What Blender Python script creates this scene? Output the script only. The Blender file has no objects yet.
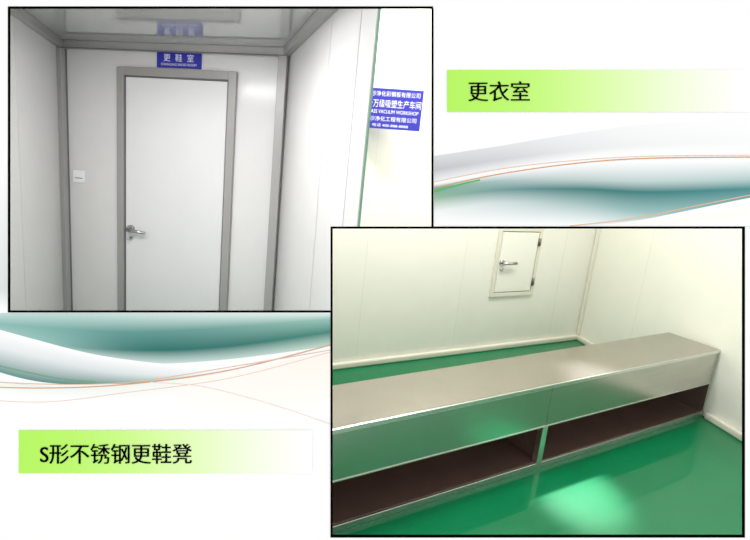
import bpy, bmesh
from math import *
from mathutils import Vector, Matrix
S=bpy.context.scene
S.view_settings.view_transform='Standard'
S.view_settings.look='None'
EYE=Vector((0,0,1.55)); F=420.0; PX=317.28; PY=237.58
cp,sp,cr,sr=cos(.1736),sin(.1736),cos(.0794),sin(.0794)
Bm=Matrix(((1,0,0),(0,0,-1),(0,1,0)))
M=Matrix(((cr,-sr,0),(sr,cr,0),(0,0,1)))@Matrix(((1,0,0),(0,cp,-sp),(0,sp,cp)))@Bm
XR,YD,ZF=M[0].copy(),M[1].copy(),M[2].copy()
cd=bpy.data.cameras.new('camera');cam=bpy.data.objects.new('camera',cd);S.collection.objects.link(cam);S.camera=cam
R3=Matrix((XR,-YD,-ZF)).transposed()
cam.matrix_world=Matrix.Translation(EYE)@R3.to_4x4()
cd.sensor_width=36;cd.lens=F/750*36;cd.shift_x=(375-PX)/750;cd.shift_y=-(270-PY)/750;cd.clip_start=.01

# ---------- materials
def srgb(*c):
    return tuple(((v/255)/12.92 if v/255<=.04045 else ((v/255+.055)/1.055)**2.4) for v in c)+(1,)
def mat(name,col,rough=.5,metal=0,var=.03,scale=6,coat=0,stretch=None,emit=0,bump=0,spec=.5):
    m=bpy.data.materials.new(name);m.use_nodes=True;nt=m.node_tree;b=nt.nodes['Principled BSDF']
    b.inputs['Roughness'].default_value=rough;b.inputs['Metallic'].default_value=metal
    b.inputs['Coat Weight'].default_value=coat;b.inputs['Specular IOR Level'].default_value=spec
    tc=nt.nodes.new('ShaderNodeTexCoord');mp=nt.nodes.new('ShaderNodeMapping');nz=nt.nodes.new('ShaderNodeTexNoise')
    nt.links.new(tc.outputs['Object'],mp.inputs[0]);nt.links.new(mp.outputs[0],nz.inputs['Vector'])
    if stretch: mp.inputs['Scale'].default_value=stretch
    nz.inputs['Scale'].default_value=scale;nz.inputs['Detail'].default_value=4
    rp=nt.nodes.new('ShaderNodeValToRGB');nt.links.new(nz.outputs[0],rp.inputs[0])
    e=rp.color_ramp.elements;e[0].position=.3;e[1].position=.7
    e[0].color=tuple(c*(1-var) for c in col[:3])+(1,);e[1].color=tuple(min(1,c*(1+var)) for c in col[:3])+(1,)
    nt.links.new(rp.outputs[0],b.inputs['Base Color'])
    if bump:
        bp=nt.nodes.new('ShaderNodeBump');bp.inputs['Strength'].default_value=bump;bp.inputs['Distance'].default_value=.01
        nt.links.new(nz.outputs[0],bp.inputs['Height']);nt.links.new(bp.outputs[0],b.inputs['Normal'])
    if emit:
        b.inputs['Emission Color'].default_value=(1,1,1,1);b.inputs['Emission Strength'].default_value=emit
    return m
def vmat(name):
    m=bpy.data.materials.new(name);m.use_nodes=True;nt=m.node_tree;b=nt.nodes['Principled BSDF'];b.inputs['Roughness'].default_value=.9
    b.inputs['Specular IOR Level'].default_value=.0
    a=nt.nodes.new('ShaderNodeVertexColor');a.layer_name='col';nt.links.new(a.outputs[0],b.inputs['Base Color']);return m
m_w1=mat('panel_grey_white',srgb(224,222,222),.18,var=.01)
m_w2=mat('panel_cream_white',srgb(236,235,224),.35,var=.01)
m_ceil=mat('ceiling_panel',srgb(184,184,186),.07,var=.01,spec=1,coat=1)
m_trim=mat('aluminium_trim',srgb(166,164,162),.35,metal=.1,var=.02)
m_trim2=mat('cove_cream',srgb(222,219,203),.4,var=.02)
m_frame=mat('door_frame_grey',srgb(162,159,157),.35,metal=.15,var=.02)
m_dark=mat('seam_dark',srgb(110,110,112),.5,var=.02)
m_seam=mat('seam_light',srgb(195,195,192),.5,var=.02)
m_seam2=mat('seam_faint',srgb(218,217,205),.5,var=.02)
m_door=mat('door_leaf',srgb(226,225,226),.25,var=.01)
m_floor=mat('green_epoxy',srgb(0,112,68),.4,var=.08,scale=1.5,coat=.55,bump=.012,spec=.16)
m_floor.node_tree.nodes['Principled BSDF'].inputs['Coat Roughness'].default_value=.04
m_steel=mat('brushed_steel',(.58,.565,.52,1),.27,metal=1,var=.10,scale=3,stretch=(1,1,110))
m_steelt=mat('brushed_steel_top',(.43,.40,.36,1),.22,metal=1,var=.03,scale=8)
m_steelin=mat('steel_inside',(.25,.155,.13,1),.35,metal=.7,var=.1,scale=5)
m_edge=mat('steel_edge',(.75,.75,.72,1),.3,metal=1,var=.02)
m_chrome=mat('chrome',(.5,.5,.5,1),.18,metal=1,var=.02)
m_blk=mat('black',(.002,.002,.002,1),.9,var=.02,spec=0)
m_hinge=mat('hinge_dark',srgb(120,112,100),.4,metal=.6)
m_blue=mat('sign_blue',srgb(42,42,170),.4,var=.03)
m_wht=mat('sign_white',srgb(245,245,250),.5,var=.01)
m_glass=mat('green_glass_edge',srgb(105,150,128),.15,var=.05)
m_plast=mat('switch_plastic',srgb(246,246,246),.3,var=.01)
m_page=mat('page_white',(.93,.93,.93,1),.9,var=.004,spec=0)
m_print=vmat('printed_ribbon')
m_tube=mat('tube_glow',(1,1,1,1),.5,emit=12)

# ---------- helpers
def link(o,parent=None):
    S.collection.objects.link(o)
    if parent: o.parent=parent
    return o
def empty(name,loc=(0,0,0)):
    o=bpy.data.objects.new(name,None);o.empty_display_size=.1;S.collection.objects.link(o);return o
class Fr:
    def __init__(s,o,d):
        s.o=Vector(o);s.u=Vector(d).normalized();s.n=Vector((-s.u.y,s.u.x))
    def P(s,a,b,z):
        v=s.o+s.u*a+s.n*b;return Vector((v.x,v.y,z))
    def hit(s,px,py,b=0):
        r=ZF+XR*((px-PX)/F)+YD*((py-PY)/F)
        n=Vector((s.n.x,s.n.y,0));p0=s.P(0,b,0)
        t=(p0-EYE).dot(n)/r.dot(n);q=EYE+r*t
        return (Vector((q.x,q.y))-s.o).dot(s.u),q.z
    def box(s,bm,a0,a1,b0,b1,z0,z1):
        vs=[bm.verts.new(s.P(a,b,z)) for z in(z0,z1) for a,b in((a0,b0),(a1,b0),(a1,b1),(a0,b1))]
        fs=[]
        for f in((3,2,1,0),(4,5,6,7),(0,1,5,4),(1,2,6,5),(2,3,7,6),(3,0,4,7)):
            fs.append(bm.faces.new([vs[i] for i in f]))
        return fs
def mesh(name,boxes,mats,parent=None,bevel=0,cut=False):
    """boxes: list of (frame,a0,a1,b0,b1,z0,z1,mi)"""
    bm=bmesh.new()
    for fr,a0,a1,b0,b1,z0,z1,mi in boxes:
        for f in fr.box(bm,min(a0,a1),max(a0,a1),min(b0,b1),max(b0,b1),z0,z1): f.material_index=mi
    bmesh.ops.recalc_face_normals(bm,faces=bm.faces)
    if cut: lcut(bm)
    me=bpy.data.meshes.new(name);bm.to_mesh(me);bm.free()
    for m in mats: me.materials.append(m)
    o=link(bpy.data.objects.new(name,me),parent)
    if bevel:
        md=o.modifiers.new('bevel','BEVEL');md.width=bevel;md.segments=2;md.limit_method='ANGLE'
    return o
def lcut(bm):
    # the partition stops short of the opening into the bench room
    nA=(XR-ZF*((332.3-PX)/F)).normalized(); nB=(YD-ZF*((228.3-PY)/F)).normalized()
    for n in(nA,nB):
        bmesh.ops.bisect_plane(bm,geom=bm.verts[:]+bm.edges[:]+bm.faces[:],plane_co=EYE,plane_no=n,dist=1e-5)
    dl=[f for f in bm.faces if (f.calc_center_median()-EYE).dot(nA)>0 and (f.calc_center_median()-EYE).dot(nB)>0]
    bmesh.ops.delete(bm,geom=dl,context='FACES')
def prism(name,pts,z0,z1,m):
    bm=bmesh.new();n=len(pts)
    lo=[bm.verts.new((p[0],p[1],z0)) for p in pts];hi=[bm.verts.new((p[0],p[1],z1)) for p in pts]
    bm.faces.new(lo[::-1]);bm.faces.new(hi)
    for i in range(n): bm.faces.new([lo[i],lo[(i+1)%n],hi[(i+1)%n],hi[i]])
    bmesh.ops.recalc_face_normals(bm,faces=bm.faces)
    me=bpy.data.meshes.new(name);bm.to_mesh(me);bm.free();me.materials.append(m)
    return link(bpy.data.objects.new(name,me))
def cyl(name,p0,p1,r,m,parent=None,seg=20,r2=None):
    p0,p1=Vector(p0),Vector(p1);d=p1-p0;bm=bmesh.new()
    bmesh.ops.create_cone(bm,cap_ends=True,segments=seg,radius1=r,radius2=r if r2 is None else r2,depth=d.length)
    bm.transform(Matrix.Translation((p0+p1)/2)@d.to_track_quat('Z','Y').to_matrix().to_4x4())
    for f in bm.faces: f.smooth=len(f.verts)==4
    me=bpy.data.meshes.new(name);bm.to_mesh(me);bm.free();me.materials.append(m)
    return link(bpy.data.objects.new(name,me),parent)
def text(name,body,c,u,up,w,h,m,parent):
    cu=bpy.data.curves.new(name,'FONT');cu.body=body;cu.align_x='CENTER';cu.align_y='CENTER';cu.size=1;cu.extrude=0;cu.offset=0;cu.resolution_u=6
    o=link(bpy.data.objects.new(name,cu));bpy.context.view_layer.update()
    bb=[Vector(v) for v in o.bound_box];x0,x1=min(v.x for v in bb),max(v.x for v in bb);y0,y1=min(v.y for v in bb),max(v.y for v in bb)
    dx=max(x1-x0,1e-3);dy=max(y1-y0,1e-3)
    u=Vector(u).normalized();up=Vector(up).normalized();n=u.cross(up)
    R=Matrix((u,up,n)).transposed().to_4x4()
    o.matrix_world=Matrix.Translation(c)@R@Matrix.Diagonal((w/dx,h/dy,1,1))@Matrix.Translation((-(x0+x1)/2,-(y0+y1)/2,0))
    cu.materials.append(m)
    if parent: o.parent=parent
    return o

# ---------- layout
L=(-1.8261,2.9665);Rr=(-.2562,2.6980);a1,a2=.2626,.3030
Hc=2.216;H2=3.35
W1=(Vector(Rr)-Vector(L)).length
fB=Fr(L,Vector(Rr)-Vector(L)); fL=Fr(L,(sin(a1),-cos(a1))); fR=Fr(Rr,(sin(a2),-cos(a2)))
k=1.55/1.3815
C=Vector((2.4371,3.6528))*k;wa,ra,ba=.3958,.0813,.4259
b0=Vector((.1070,1.3676))*k;BW=.2729*k;BH=.45*k;BL=2.6597*k
f2=Fr(C,(-cos(wa),-sin(wa)));fr2=Fr(C,(sin(ra),-cos(ra)));fb=Fr(b0,(cos(ba),sin(ba)))
W=Fr((0,0),(1,0))

# floor / shells
mesh('floor',[(W,-3,4.6,.95,5.2,-.1,0,0)],[m_floor])
mesh('wall_back',[(fB,-.06,W1+.04,0,.06,0,Hc,0)],[m_w1])
sx=[fL.hit(px,150)[0] for px in(19,)]
mesh('wall_left',[(fL,-.06,1.45,-.06,0,0,Hc,0)]+[(fL,s-.002,s+.002,-.01,.0015,.05,Hc-.03,1) for s in sx],[m_w1,m_seam])
kE=fR.hit(354,120)[0]; kG=fR.hit(369.5,120)[0]
seams=[fR.hit(px,150)[0] for px in(322,)]
mesh('wall_partition',[(fR,-.2,kE,0,.05,0,H2,0)]+[(fR,s-.002,s+.002,-.0015,.01,.05,Hc-.03,1) for s in seams],[m_w1,m_seam],cut=True)
cpts=[fB.P(-.06,.06,0),fB.P(W1,.06,0),fB.P(W1,0,0),fR.P(kG,0,0),fR.P(kG+.25,0,0),fL.P(1.45,-.03,0),fL.P(0,-.03,0)]
prism('ceiling',[(p.x,p.y) for p in cpts],Hc,Hc+.05,m_ceil)
# trim room 1
mesh('trim_1',[(fB,0,W1,-.045,0,Hc-.045,Hc,0),(fB,0,W1,-.052,-.045,Hc-.05,Hc-.043,1)],[m_trim,m_dark],bevel=.004)
mesh('trim_2',[(fL,0,1.45,0,.045,Hc-.045,Hc,0)],[m_trim],bevel=.004)
mesh('trim_3',[(fR,0,kG,-.045,0,Hc-.045,Hc,0)],[m_trim],bevel=.004)
mesh('trim_4',[(fB,0,.055,-.05,0,0,Hc,0),(fB,.055,.06,-.012,0,0,Hc,1)],[m_trim,m_dark],bevel=.006)
mesh('trim_5',[(fB,W1-.055,W1,-.05,0,0,Hc,0),(fB,W1-.062,W1-.055,-.012,0,0,Hc,1)],[m_trim,m_dark],bevel=.006)
# partition end: jamb with glass edge
mesh('trim_6',[(fR,kE,kG-.008,-.006,.006,0,H2,0),(fR,kG-.008,kG,-.002,.003,0,H2,1),(fR,kE-.006,kE,-.0065,.006,0,H2,2)],[m_w1,m_glass,m_trim],cut=True)

# door room 1
d0,d1=.2808*W1,.7976*W1;dh=.5197+1.55;fw=.05
D=empty('door_1')
mesh('door_frame',[(fB,d0,d0+fw,-.03,.0,0,dh,0),(fB,d1-fw,d1,-.03,.0,0,dh,0),(fB,d0+fw,d1-fw,-.03,0,dh-fw,dh,0),
  (fB,d0+fw,d0+fw+.008,-.022,0,0,dh-fw,1),(fB,d1-fw-.008,d1-fw,-.022,0,0,dh-fw,1),(fB,d0+fw,d1-fw,-.022,0,dh-fw-.008,dh-fw,1)],[m_frame,m_dark],D,bevel=.003)
mesh('door_leaf',[(fB,d0+fw+.010,d1-fw-.010,-.018,0,.008,dh-fw-.010,0)],[m_door],D,bevel=.003)
ha,hz=fB.hit(131,229,-.02)
ha=max(ha,d0+fw+.042)
cyl('handle_rose',fB.P(ha,-.018,hz),fB.P(ha,-.03,hz),.029,m_chrome,D)
cyl('handle_spindle',fB.P(ha,-.03,hz),fB.P(ha,-.062,hz),.012,m_chrome,D)
cyl('handle_lever',fB.P(ha-.012,-.058,hz),fB.P(ha+.125,-.055,hz-.012),.012,m_chrome,D,r2=.010)
cyl('lock_cylinder',fB.P(ha,-.018,hz-.06),fB.P(ha,-.032,hz-.06),.014,m_chrome,D)
cyl('key',fB.P(ha,-.032,hz-.06),fB.P(ha,-.055,hz-.065),.006,m_chrome,D)
# switch
s0,z1=fB.hit(74,170);s1,z0=fB.hit(85.5,183)
SW=empty('light_switch')
mesh('switch_plate',[(fB,s0,s1,-.010,0,z0,z1,0)],[m_plast],SW,bevel=.003)
mesh('switch_rocker',[(fB,s0+.015,s1-.015,-.014,-.010,z0+.035,z1-.02,0),(fB,s0+.015,s1-.015,-.011,-.010,z0+.028,z0+.033,1)],[m_plast,m_dark],SW,bevel=.001)
# door sign
s0,z1=fB.hit(157,51,-.01);s1,z0=fB.hit(201,69,-.01);z0=max(z0,dh+.002)
SG=empty('door_sign')
mesh('sign_plate',[(fB,s0,s1,-.012,0,z0,z1,0)],[m_blue],SG,bevel=.002)
u3=Vector((fB.u.x,fB.u.y,0))
text('sign_text','更  鞋  室',fB.P((s0+s1)/2,-.0135,z0+(z1-z0)*.62),u3,(0,0,1),(s1-s0)*.68,(z1-z0)*.48,m_wht,SG)
text('sign_text_small','CHANGING SHOES ROOM',fB.P((s0+s1)/2,-.0135,z0+(z1-z0)*.2),u3,(0,0,1),(s1-s0)*.8,(z1-z0)*.15,m_wht,SG)

# ---------- bench room
mesh('wall_rear',[(f2,-.06,3.2,-.06,0,0,H2,0)]+[(f2,s-.0012,s+.0012,0,.0006,.08,H2,1) for s in(.42,1.6,2.55)],[m_w2,m_seam2])
mesh('wall_right',[(fr2,-.06,3.0,0,.06,0,H2,0)]+[(fr2,s-.0012,s+.0012,-.0006,0,.08,H2,1) for s in(.62,1.75)],[m_w2,m_seam2])
mesh('ceiling_bench_room',[(Fr((0,0),(1,0)),-.1,4.0,1.3,4.6,H2,H2+.05,0)],[m_w2])
mesh('baseboard_rear',[(f2,0,3.1,0,.035,0,.05,0)],[m_trim2],bevel=.012)
ea=(fb.P(BL,0,0));ea=(Vector((ea.x,ea.y))-fr2.o).dot(fr2.u)
eb=(fb.P(BL,BW,0));eb=(Vector((eb.x,eb.y))-fr2.o).dot(fr2.u)
mesh('baseboard_right',[(fr2,0,eb-.03,-.035,0,0,.05,0),(fr2,ea+.03,2.9,-.035,0,0,.05,0)],[m_trim2],bevel=.012)
mesh('trim_7',[(f2,0,.035,0,.035,.05,H2,0)],[m_trim2],bevel=.012)
# hatch
h0,h1=.6752*k,1.1364*k;hz0=.4341*k+.02;hz1=f2.hit(520,229)[1]+.015
HA=empty('wall_hatch')
g=.035
mesh('hatch_frame',[(f2,h0,h0+g,0,.018,hz0,hz1,0),(f2,h1-g,h1,0,.018,hz0,hz1,0),(f2,h0+g,h1-g,0,.018,hz0,hz0+g,0),(f2,h0+g,h1-g,0,.018,hz1-g,hz1,0),
  (f2,h0+g,h1-g,0,.004,hz0+g,hz1-g,1)],[m_trim2,m_dark],HA,bevel=.003)
mesh('hatch_leaf',[(f2,h0+g+.008,h1-g-.008,.004,.016,hz0+g+.008,hz1-g-.008,0)],[m_w2],HA,bevel=.003)
hh=(hz0+hz1)/2
cyl('hatch_handle_rose',f2.P(h1-g-.04,.016,hh),f2.P(h1-g-.04,.03,hh),.027,m_chrome,HA)
cyl('hatch_handle_spindle',f2.P(h1-g-.04,.03,hh),f2.P(h1-g-.04,.055,hh),.011,m_chrome,HA)
cyl('hatch_handle_lever',f2.P(h1-g-.03,.052,hh),f2.P(h1-g-.18,.052,hh),.012,m_chrome,HA)
cyl('hatch_lock',f2.P(h1-g-.04,.016,hh-.06),f2.P(h1-g-.04,.034,hh-.06),.015,m_chrome,HA)
for i,zz in enumerate((hz0+.13,hz1-.13)):
    cyl('hinge_%d'%(i+1),f2.P(h0+g-.004,.022,zz-.035),f2.P(h0+g-.004,.022,zz+.035),.012,m_hinge,HA)
# bench
BN=empty('shoe_changing_bench')
t=.022;fh=BH*.5;s0=-.03
dm,_=fb.hit(546,425)
mesh('bench_top',[(fb,s0,BL,-.002,BW,BH-t,BH,0),(fb,s0,BL,-.006,-.001,BH-t,BH-.001,1)],[m_steelt,m_edge],BN,bevel=.002)
mesh('bench_fascia',[(fb,s0,dm-.003,0,.015,fh,BH-t-.003,0),(fb,dm+.003,BL-.012,0,.015,fh,BH-t-.003,0),(fb,s0,BL,.004,.015,BH-t-.004,BH-t,1),(fb,s0,BL-.012,-.003,.0,fh,fh+.008,2)],[m_steel,m_dark,m_edge],BN,bevel=.002)
mesh('bench_back',[(fb,s0,BL,BW-.015,BW,.02,BH-t,0)],[m_steelin],BN)
mesh('bench_shelf',[(fb,s0,BL,.015,BW-.015,fh,fh+.015,0),(fb,s0,BL,.012,BW-.015,.02,.035,0)],[m_steelin],BN)
mesh('bench_base_rail',[(fb,s0,BL,0,.012,0,.032,0),(fb,s0,BL,BW-.012,BW,0,.03,0)],[m_edge],BN,bevel=.002)
mesh('bench_divider',[(fb,dm-.02,dm+.02,-.002,.03,.03,fh,0),(fb,dm-.006,dm+.006,.03,BW-.015,.03,fh,1),(fb,dm-.003,dm+.003,.003,.03,fh,BH-t,2)],[m_edge,m_steelin,m_dark],BN,bevel=.002)
mesh('bench_end_panel',[(fb,BL-.022,BL-.002,-.002,BW,0,BH-t,0),(fb,s0,s0+.015,.012,BW,0,BH-t,0)],[m_steel],BN,bevel=.002)

# notice on rear wall
def ray(px,py): return ZF+XR*((px-PX)/F)+YD*((py-PY)/F)
rl,rr=ray(364,87),ray(424,91)
a,z=f2.hit(364,87);pl=f2.P(a,.03,z);tl=(pl-EYE).dot(ZF)
dl=EYE+rl*tl;tr=(dl.z-1.55)/rr.z;dr=EYE+rr*tr
def bdist(p): return (Vector((p.x,p.y))-f2.o).dot(f2.n)
fac=1.0
while min(bdist(EYE+(dl-EYE)*fac),bdist(EYE+(dr-EYE)*fac))<.06: fac*=.995
dl=EYE+(dl-EYE)*fac;dr=EYE+(dr-EYE)*fac
fn=Fr((dl.x,dl.y),(dr.x-dl.x,dr.y-dl.y));nw=(Vector((dr.x,dr.y))-Vector((dl.x,dl.y))).length
zt=dl.z;_,zb=fn.hit(400,130)
NB=empty('notice_board')
mesh('notice_plate',[(fn,0,nw,0,.006,zb,zt,0)],[m_blue],NB)
for i,q in enumerate((.2,.8)):
    p=fn.P(nw*q,.006,(zb+zt)/2);d=bdist(p)-.002
    cyl('notice_bracket_%d'%(i+1),p,p-Vector((f2.n.x,f2.n.y,0))*d,.01,m_trim,NB)
un=Vector((fn.u.x,fn.u.y,0));hN=zt-zb
for i,(tx,fy,hh_,x0,x1) in enumerate((('长沙净化彩钢板有限公司',.87,.13,.06,.95),('十万级吸塑生产车间',.63,.2,.08,.98),('CLASS VACUUM WORKSHOP',.43,.09,.08,.95),('长沙净化工程有限公司',.25,.12,.06,.93),('电话 400-888-8888',.09,.08,.2,.8))):
    text('notice_text_%d'%(i+1),tx,fn.P(nw*(x0+x1)/2,-.001,zb+hN*fy),un,(0,0,1),nw*(x1-x0),hN*hh_,m_wht,NB)

# ---------- white collage page, built as a thin board with two openings
Dd=1.0
def B(px,py,off=0): return EYE+ (ZF*Dd+XR*((px-PX)/F*Dd)+YD*((py-PY)/F*Dd))-ZF*off
def slab(name,rects,off0,off1,m,parent=None):
    bm=bmesh.new()
    for x0,y0,x1,y1 in rects:
        vs=[bm.verts.new(B(x,y,o)) for o in(off0,off1) for x,y in((x0,y0),(x1,y0),(x1,y1),(x0,y1))]
        for f in((3,2,1,0),(4,5,6,7),(0,1,5,4),(1,2,6,5),(2,3,7,6),(3,0,4,7)): bm.faces.new([vs[i] for i in f])
    bmesh.ops.recalc_face_normals(bm,faces=bm.faces)
    me=bpy.data.meshes.new(name);bm.to_mesh(me);bm.free();me.materials.append(m)
    return link(bpy.data.objects.new(name,me),parent)
xs=[-120,9,332,432,743,870];ys=[-130,8,228,311,536,700]
rects=[]
for i in range(5):
    for j in range(5):
        cx=(xs[i]+xs[i+1])/2;cy=(ys[j]+ys[j+1])/2
        if (9<cx<432 and 8<cy<311) or (332<cx<743 and 228<cy<536): continue
        rects.append((xs[i],ys[j],xs[i+1],ys[j+1]))
WF=slab('page_board',rects,-.002,0,m_page)  # the collage's white page, not a wall of either room
slab('picture_frame',[(8,6.5,433,8.5),(8,8.5,10,310.5),(8,310.5,331,312.5),(431.5,8.5,433.5,227)],-.0015,.0008,m_blk)
slab('picture_frame.001',[(330.5,226.5,744.5,228.7),(330.5,228.7,332.7,535),(330.5,535,744.5,537.3),(742.5,228.7,744.5,535)],-.0015,.0012,m_blk)
def catm(p,t):
    n=len(p)-1;x=min(t*n,n-1e-6);i=int(x);f=x-i
    g=lambda j:p[max(0,min(n,j))]
    r=[]
    for q0,q1,q2,q3 in zip(g(i-1),g(i),g(i+1),g(i+2)):
        r.append(.5*(2*q1+(q2-q0)*f+(2*q0-5*q1+4*q2-q3)*f*f+(3*q1-q0-3*q2+q3)*f**3))
    return r
def ribbon(bm,cl,rows,off,N=60,V=6):
    R=[]
    for pts,cols in rows:
        if not isinstance(cols[0],tuple): cols=[tuple(cols)]*len(pts)
        cols=[tuple(srgb(*c)[:3]) for c in cols]
        R.append(([catm(pts,i/N) for i in range(N+1)],[catm(cols,i/N) for i in range(N+1)]))
    G=[]
    for a in range(len(R)-1):
        for v in range(V+(1 if a==len(R)-2 else 0)):
            tt=v/V
            G.append([(bm.verts.new(B(R[a][0][i][0]*(1-tt)+R[a+1][0][i][0]*tt,R[a][0][i][1]*(1-tt)+R[a+1][0][i][1]*tt,off)),
               [max(0,min(1,R[a][1][i][c]*(1-tt)+R[a+1][1][i][c]*tt)) for c in range(3)]) for i in range(N+1)])
    for r in range(len(G)-1):
        for i in range(N):
            q=[G[r][i],G[r+1][i],G[r+1][i+1],G[r][i+1]]
            f=bm.faces.new([v[0] for v in q])
            for lp,v in zip(f.loops,q): lp[cl]=(*v[1],1)
Wt=(250,250,250)
def printed(name,ribs,parent=None):
    bm=bmesh.new();cl=bm.loops.layers.float_color.new('col')
    for i,(rows,off) in enumerate(ribs): ribbon(bm,cl,rows,off)
    me=bpy.data.meshes.new(name);bm.to_mesh(me);bm.free();me.materials.append(m_print)
    return link(bpy.data.objects.new(name,me),parent)
P=[]
# lower-left ribbon
P.append(([([(-60,313),(40,313),(130,313),(220,313),(330.4,313)],[(205,225,222),(190,215,210),(200,222,218),(215,232,228),(225,238,234)]),
 ([(-60,318),(40,327),(130,332),(220,328),(330.4,319)],[(150,190,185),(130,178,170),(100,152,146),(115,162,154),(150,190,180)]),
 ([(-60,322),(40,343),(130,350),(220,347),(330.4,332)],[(190,215,212),(150,190,184),(70,125,118),(60,118,110),(75,135,122)]),
 ([(-60,330),(40,352),(130,363),(220,360),(330.4,346)],[Wt,(235,242,240),(205,222,218),(190,212,206),(190,212,200)])],.0002))
P.append(([([(-60,312),(30,338),(110,357),(210,366),(330.4,360)],[Wt]*5),
 ([(-60,330),(30,355),(110,372),(210,374),(330.4,362)],[(235,238,238),(225,230,230),(215,222,222),(235,238,238),Wt]),
 ([(-60,352),(30,380),(110,384),(210,377),(330.4,364)],[(120,170,160),(95,140,135),(120,155,150),(215,225,222),Wt])],.0003))
P.append(([([(-60,372),(40,386),(130,384),(230,372),(330.4,352)],[(235,238,232)]*3+[(248,243,238),(250,240,230)]),
 ([(-60,390),(40,400),(130,403),(230,400),(330.4,394)],[Wt]*3+[(252,246,240),(253,246,240)]),
 ([(-60,400),(40,420),(130,428),(230,425),(330.4,418)],[Wt]*5)],.0004))
def line(pts,w,col): P.append(([([(x,y-w/2) for x,y in pts],col),([(x,y+w/2) for x,y in pts],col)],.0005+.00001*len(P)))
line([(-60,385),(40,388),(130,384),(230,370),(330.4,345)],1.1,(215,160,120))
line([(-60,378),(40,384),(130,382),(230,367),(330.4,350)],.8,(222,190,160))
line([(-60,396),(40,402),(130,392),(230,378),(330.4,352)],.7,(232,205,185))
line([(150,382),(200,386),(250,398),(290,410),(330.4,424)],.8,(240,215,200))
line([(-60,352),(0,366),(40,375),(70,380),(95,382)],1.2,(120,165,130))
# left margin tint
P.append(([([(-60,150),(-40,150),(-20,150),(0,150),(7.5,150)],[Wt]*5),([(-60,230),(-40,230),(-20,230),(0,230),(7.5,230)],(232,234,232)),([(-60,290),(-40,290),(-20,290),(0,290),(7.5,290)],(215,222,218)),([(-60,312),(-40,312),(-20,312),(0,312),(7.5,312)],[Wt]*5)],.0002))
printed('ribbon_print',P,WF)  # ribbon graphics printed on the page
P=[]
# upper-right ribbon
P.append(([([(434,156),(500,146),(580,133),(660,124),(810,118)],[(215,216,218),(222,223,225),(236,237,238),(244,244,244),(248,248,248)]),
 ([(434,170),(500,160),(580,150),(660,144),(810,140)],[(190,192,196),(205,207,210),(226,228,229),(238,240,240),(245,245,245)]),
 ([(434,182),(500,170),(580,160),(660,156),(810,156)],[(235,236,238),(240,240,240)]+[Wt]*3)],.0002))
P.append(([([(434,184),(500,172),(580,163),(660,160),(810,160)],[Wt]*5),
 ([(434,188),(500,181),(580,180),(660,181),(810,178)],[(110,165,140),(165,190,188),(185,202,200),(190,208,206),(170,200,198)]),
 ([(434,198),(500,190),(580,189),(660,192),(810,186)],[(150,185,160),(115,155,152),(75,130,128),(70,130,130),(85,150,150)]),
 ([(434,212),(500,203),(580,205),(660,212),(810,205)],[(238,242,240),(205,218,216),(170,196,194),(150,188,186),(150,190,190)]),
 ([(434,226),(500,226),(580,226),(660,226),(810,228)],[Wt,Wt,(245,248,248),(215,230,228),(200,222,220)])],.0003))
P.append(([([(590,226.0),(640,220),(700,208),(760,196),(820,188)],[Wt]*5),
 ([(590,226.1),(640,224),(700,218),(760,212),(820,206)],[(250,246,240)]*5),([(590,226.2),(640,226.2),(700,226.2),(760,226.2),(820,226)],[Wt]*5)],.0004))
line([(434,188),(500,174),(580,163),(660,158),(810,157)],1.1,(215,155,110))
line([(434,182),(500,169),(580,160),(660,156),(810,155)],.7,(230,195,165))
line([(434,192),(445,188.5),(456,185.5),(468,182.5),(480,180)],1.5,(90,180,100))
line([(570,226),(630,219),(690,207),(750,195),(810,183)],1.0,(228,185,150))
printed('ribbon_print_upper',P,WF)
def hor(x0,x1,y): return [(x0+(x1-x0)*i/4,y) for i in range(5)]
gc=[(178,240,98),(190,243,120),(214,247,165),(236,251,215),(253,254,252)]
LB=empty('label_strip')
printed('label_band',[([(hor(447,752,70),gc),(hor(447,752,112),gc)],.0010)],LB)
text('label_text','更衣室',B(498.5,91.5,.0022),XR,-YD,61/F,20/F,m_blk,LB)
text('label_text_bold','更衣室',B(499.1,91.5,.0020),XR,-YD,61/F,20/F,m_blk,LB)
LB2=empty('label_strip.001')
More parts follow.
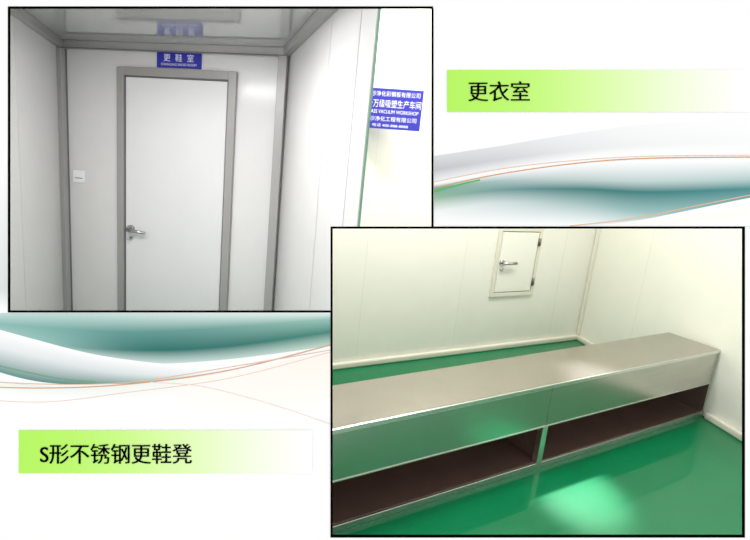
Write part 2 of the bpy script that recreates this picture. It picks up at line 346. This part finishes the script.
printed('label_band_2',[([(hor(19,312,430),gc),(hor(19,312,473),gc)],.0010)],LB2)
text('label_text_2','S形不锈钢更鞋凳',B(116,453.5,.0022),XR,-YD,151/F,20/F,m_blk,LB2)
text('label_text_2_bold','S形不锈钢更鞋凳',B(116.6,453.5,.0020),XR,-YD,151/F,20/F,m_blk,LB2)

# ---------- lights
def fixture(name,x,y,z,ang,ln,w,en,col=(1,1,1)):
    E=empty(name);fr=Fr((x,y),(cos(ang),sin(ang)))
    mesh('fixture_housing',[(fr,-ln/2,ln/2,-w/2,w/2,z-.03,z,0)],[m_plast],E)
    for s in(-1,1): cyl('fluorescent_tube_%d'%(1 if s<0 else 2),fr.P(-ln/2+.03,s*w*.25,z-.045),fr.P(ln/2-.03,s*w*.25,z-.045),.014,m_tube,E)
    l=bpy.data.lights.new('tube_light','AREA');l.shape='RECTANGLE';l.size=ln;l.size_y=w;l.energy=en;l.color=col
    o=link(bpy.data.objects.new('tube_light',l),E);o.location=(x,y,z-.07);o.rotation_euler=(0,0,ang)
fixture('unseen_ceiling_light',-.75,1.62,Hc,0,.9,.2,16,(1,.985,.97))  # out-of-view fixture, added to brighten the door room
fixture('unseen_ceiling_light.001',1.55,2.35,H2,ba,1.2,.25,42,(1,1,.96))
fixture('unseen_ceiling_light.002',.7,2.2,H2,ba,.9,.25,26,(1,1,.96))
# unseen spot and can, added to make the glare on floor and bench top
E=empty('glare_spot')
p=Vector((2.62,3.54,H2-.1));cyl('glare_spot_can',p,p+Vector((0,0,.1)),.07,m_plast,E)
l=bpy.data.lights.new('glare_spot_lamp','SPOT');l.energy=2600;l.spot_size=radians(8.5);l.spot_blend=1;l.shadow_soft_size=.06
o=link(bpy.data.objects.new('glare_spot_lamp',l),E);o.location=p-Vector((0,0,.02))
o.rotation_euler=(Vector((1.43,1.92,0))-o.location).to_track_quat('-Z','Y').to_euler()
w=bpy.data.worlds.new('world');S.world=w;w.use_nodes=True;bg=w.node_tree.nodes['Background'];bg.inputs[0].default_value=(1,1,1,1);bg.inputs[1].default_value=1.08
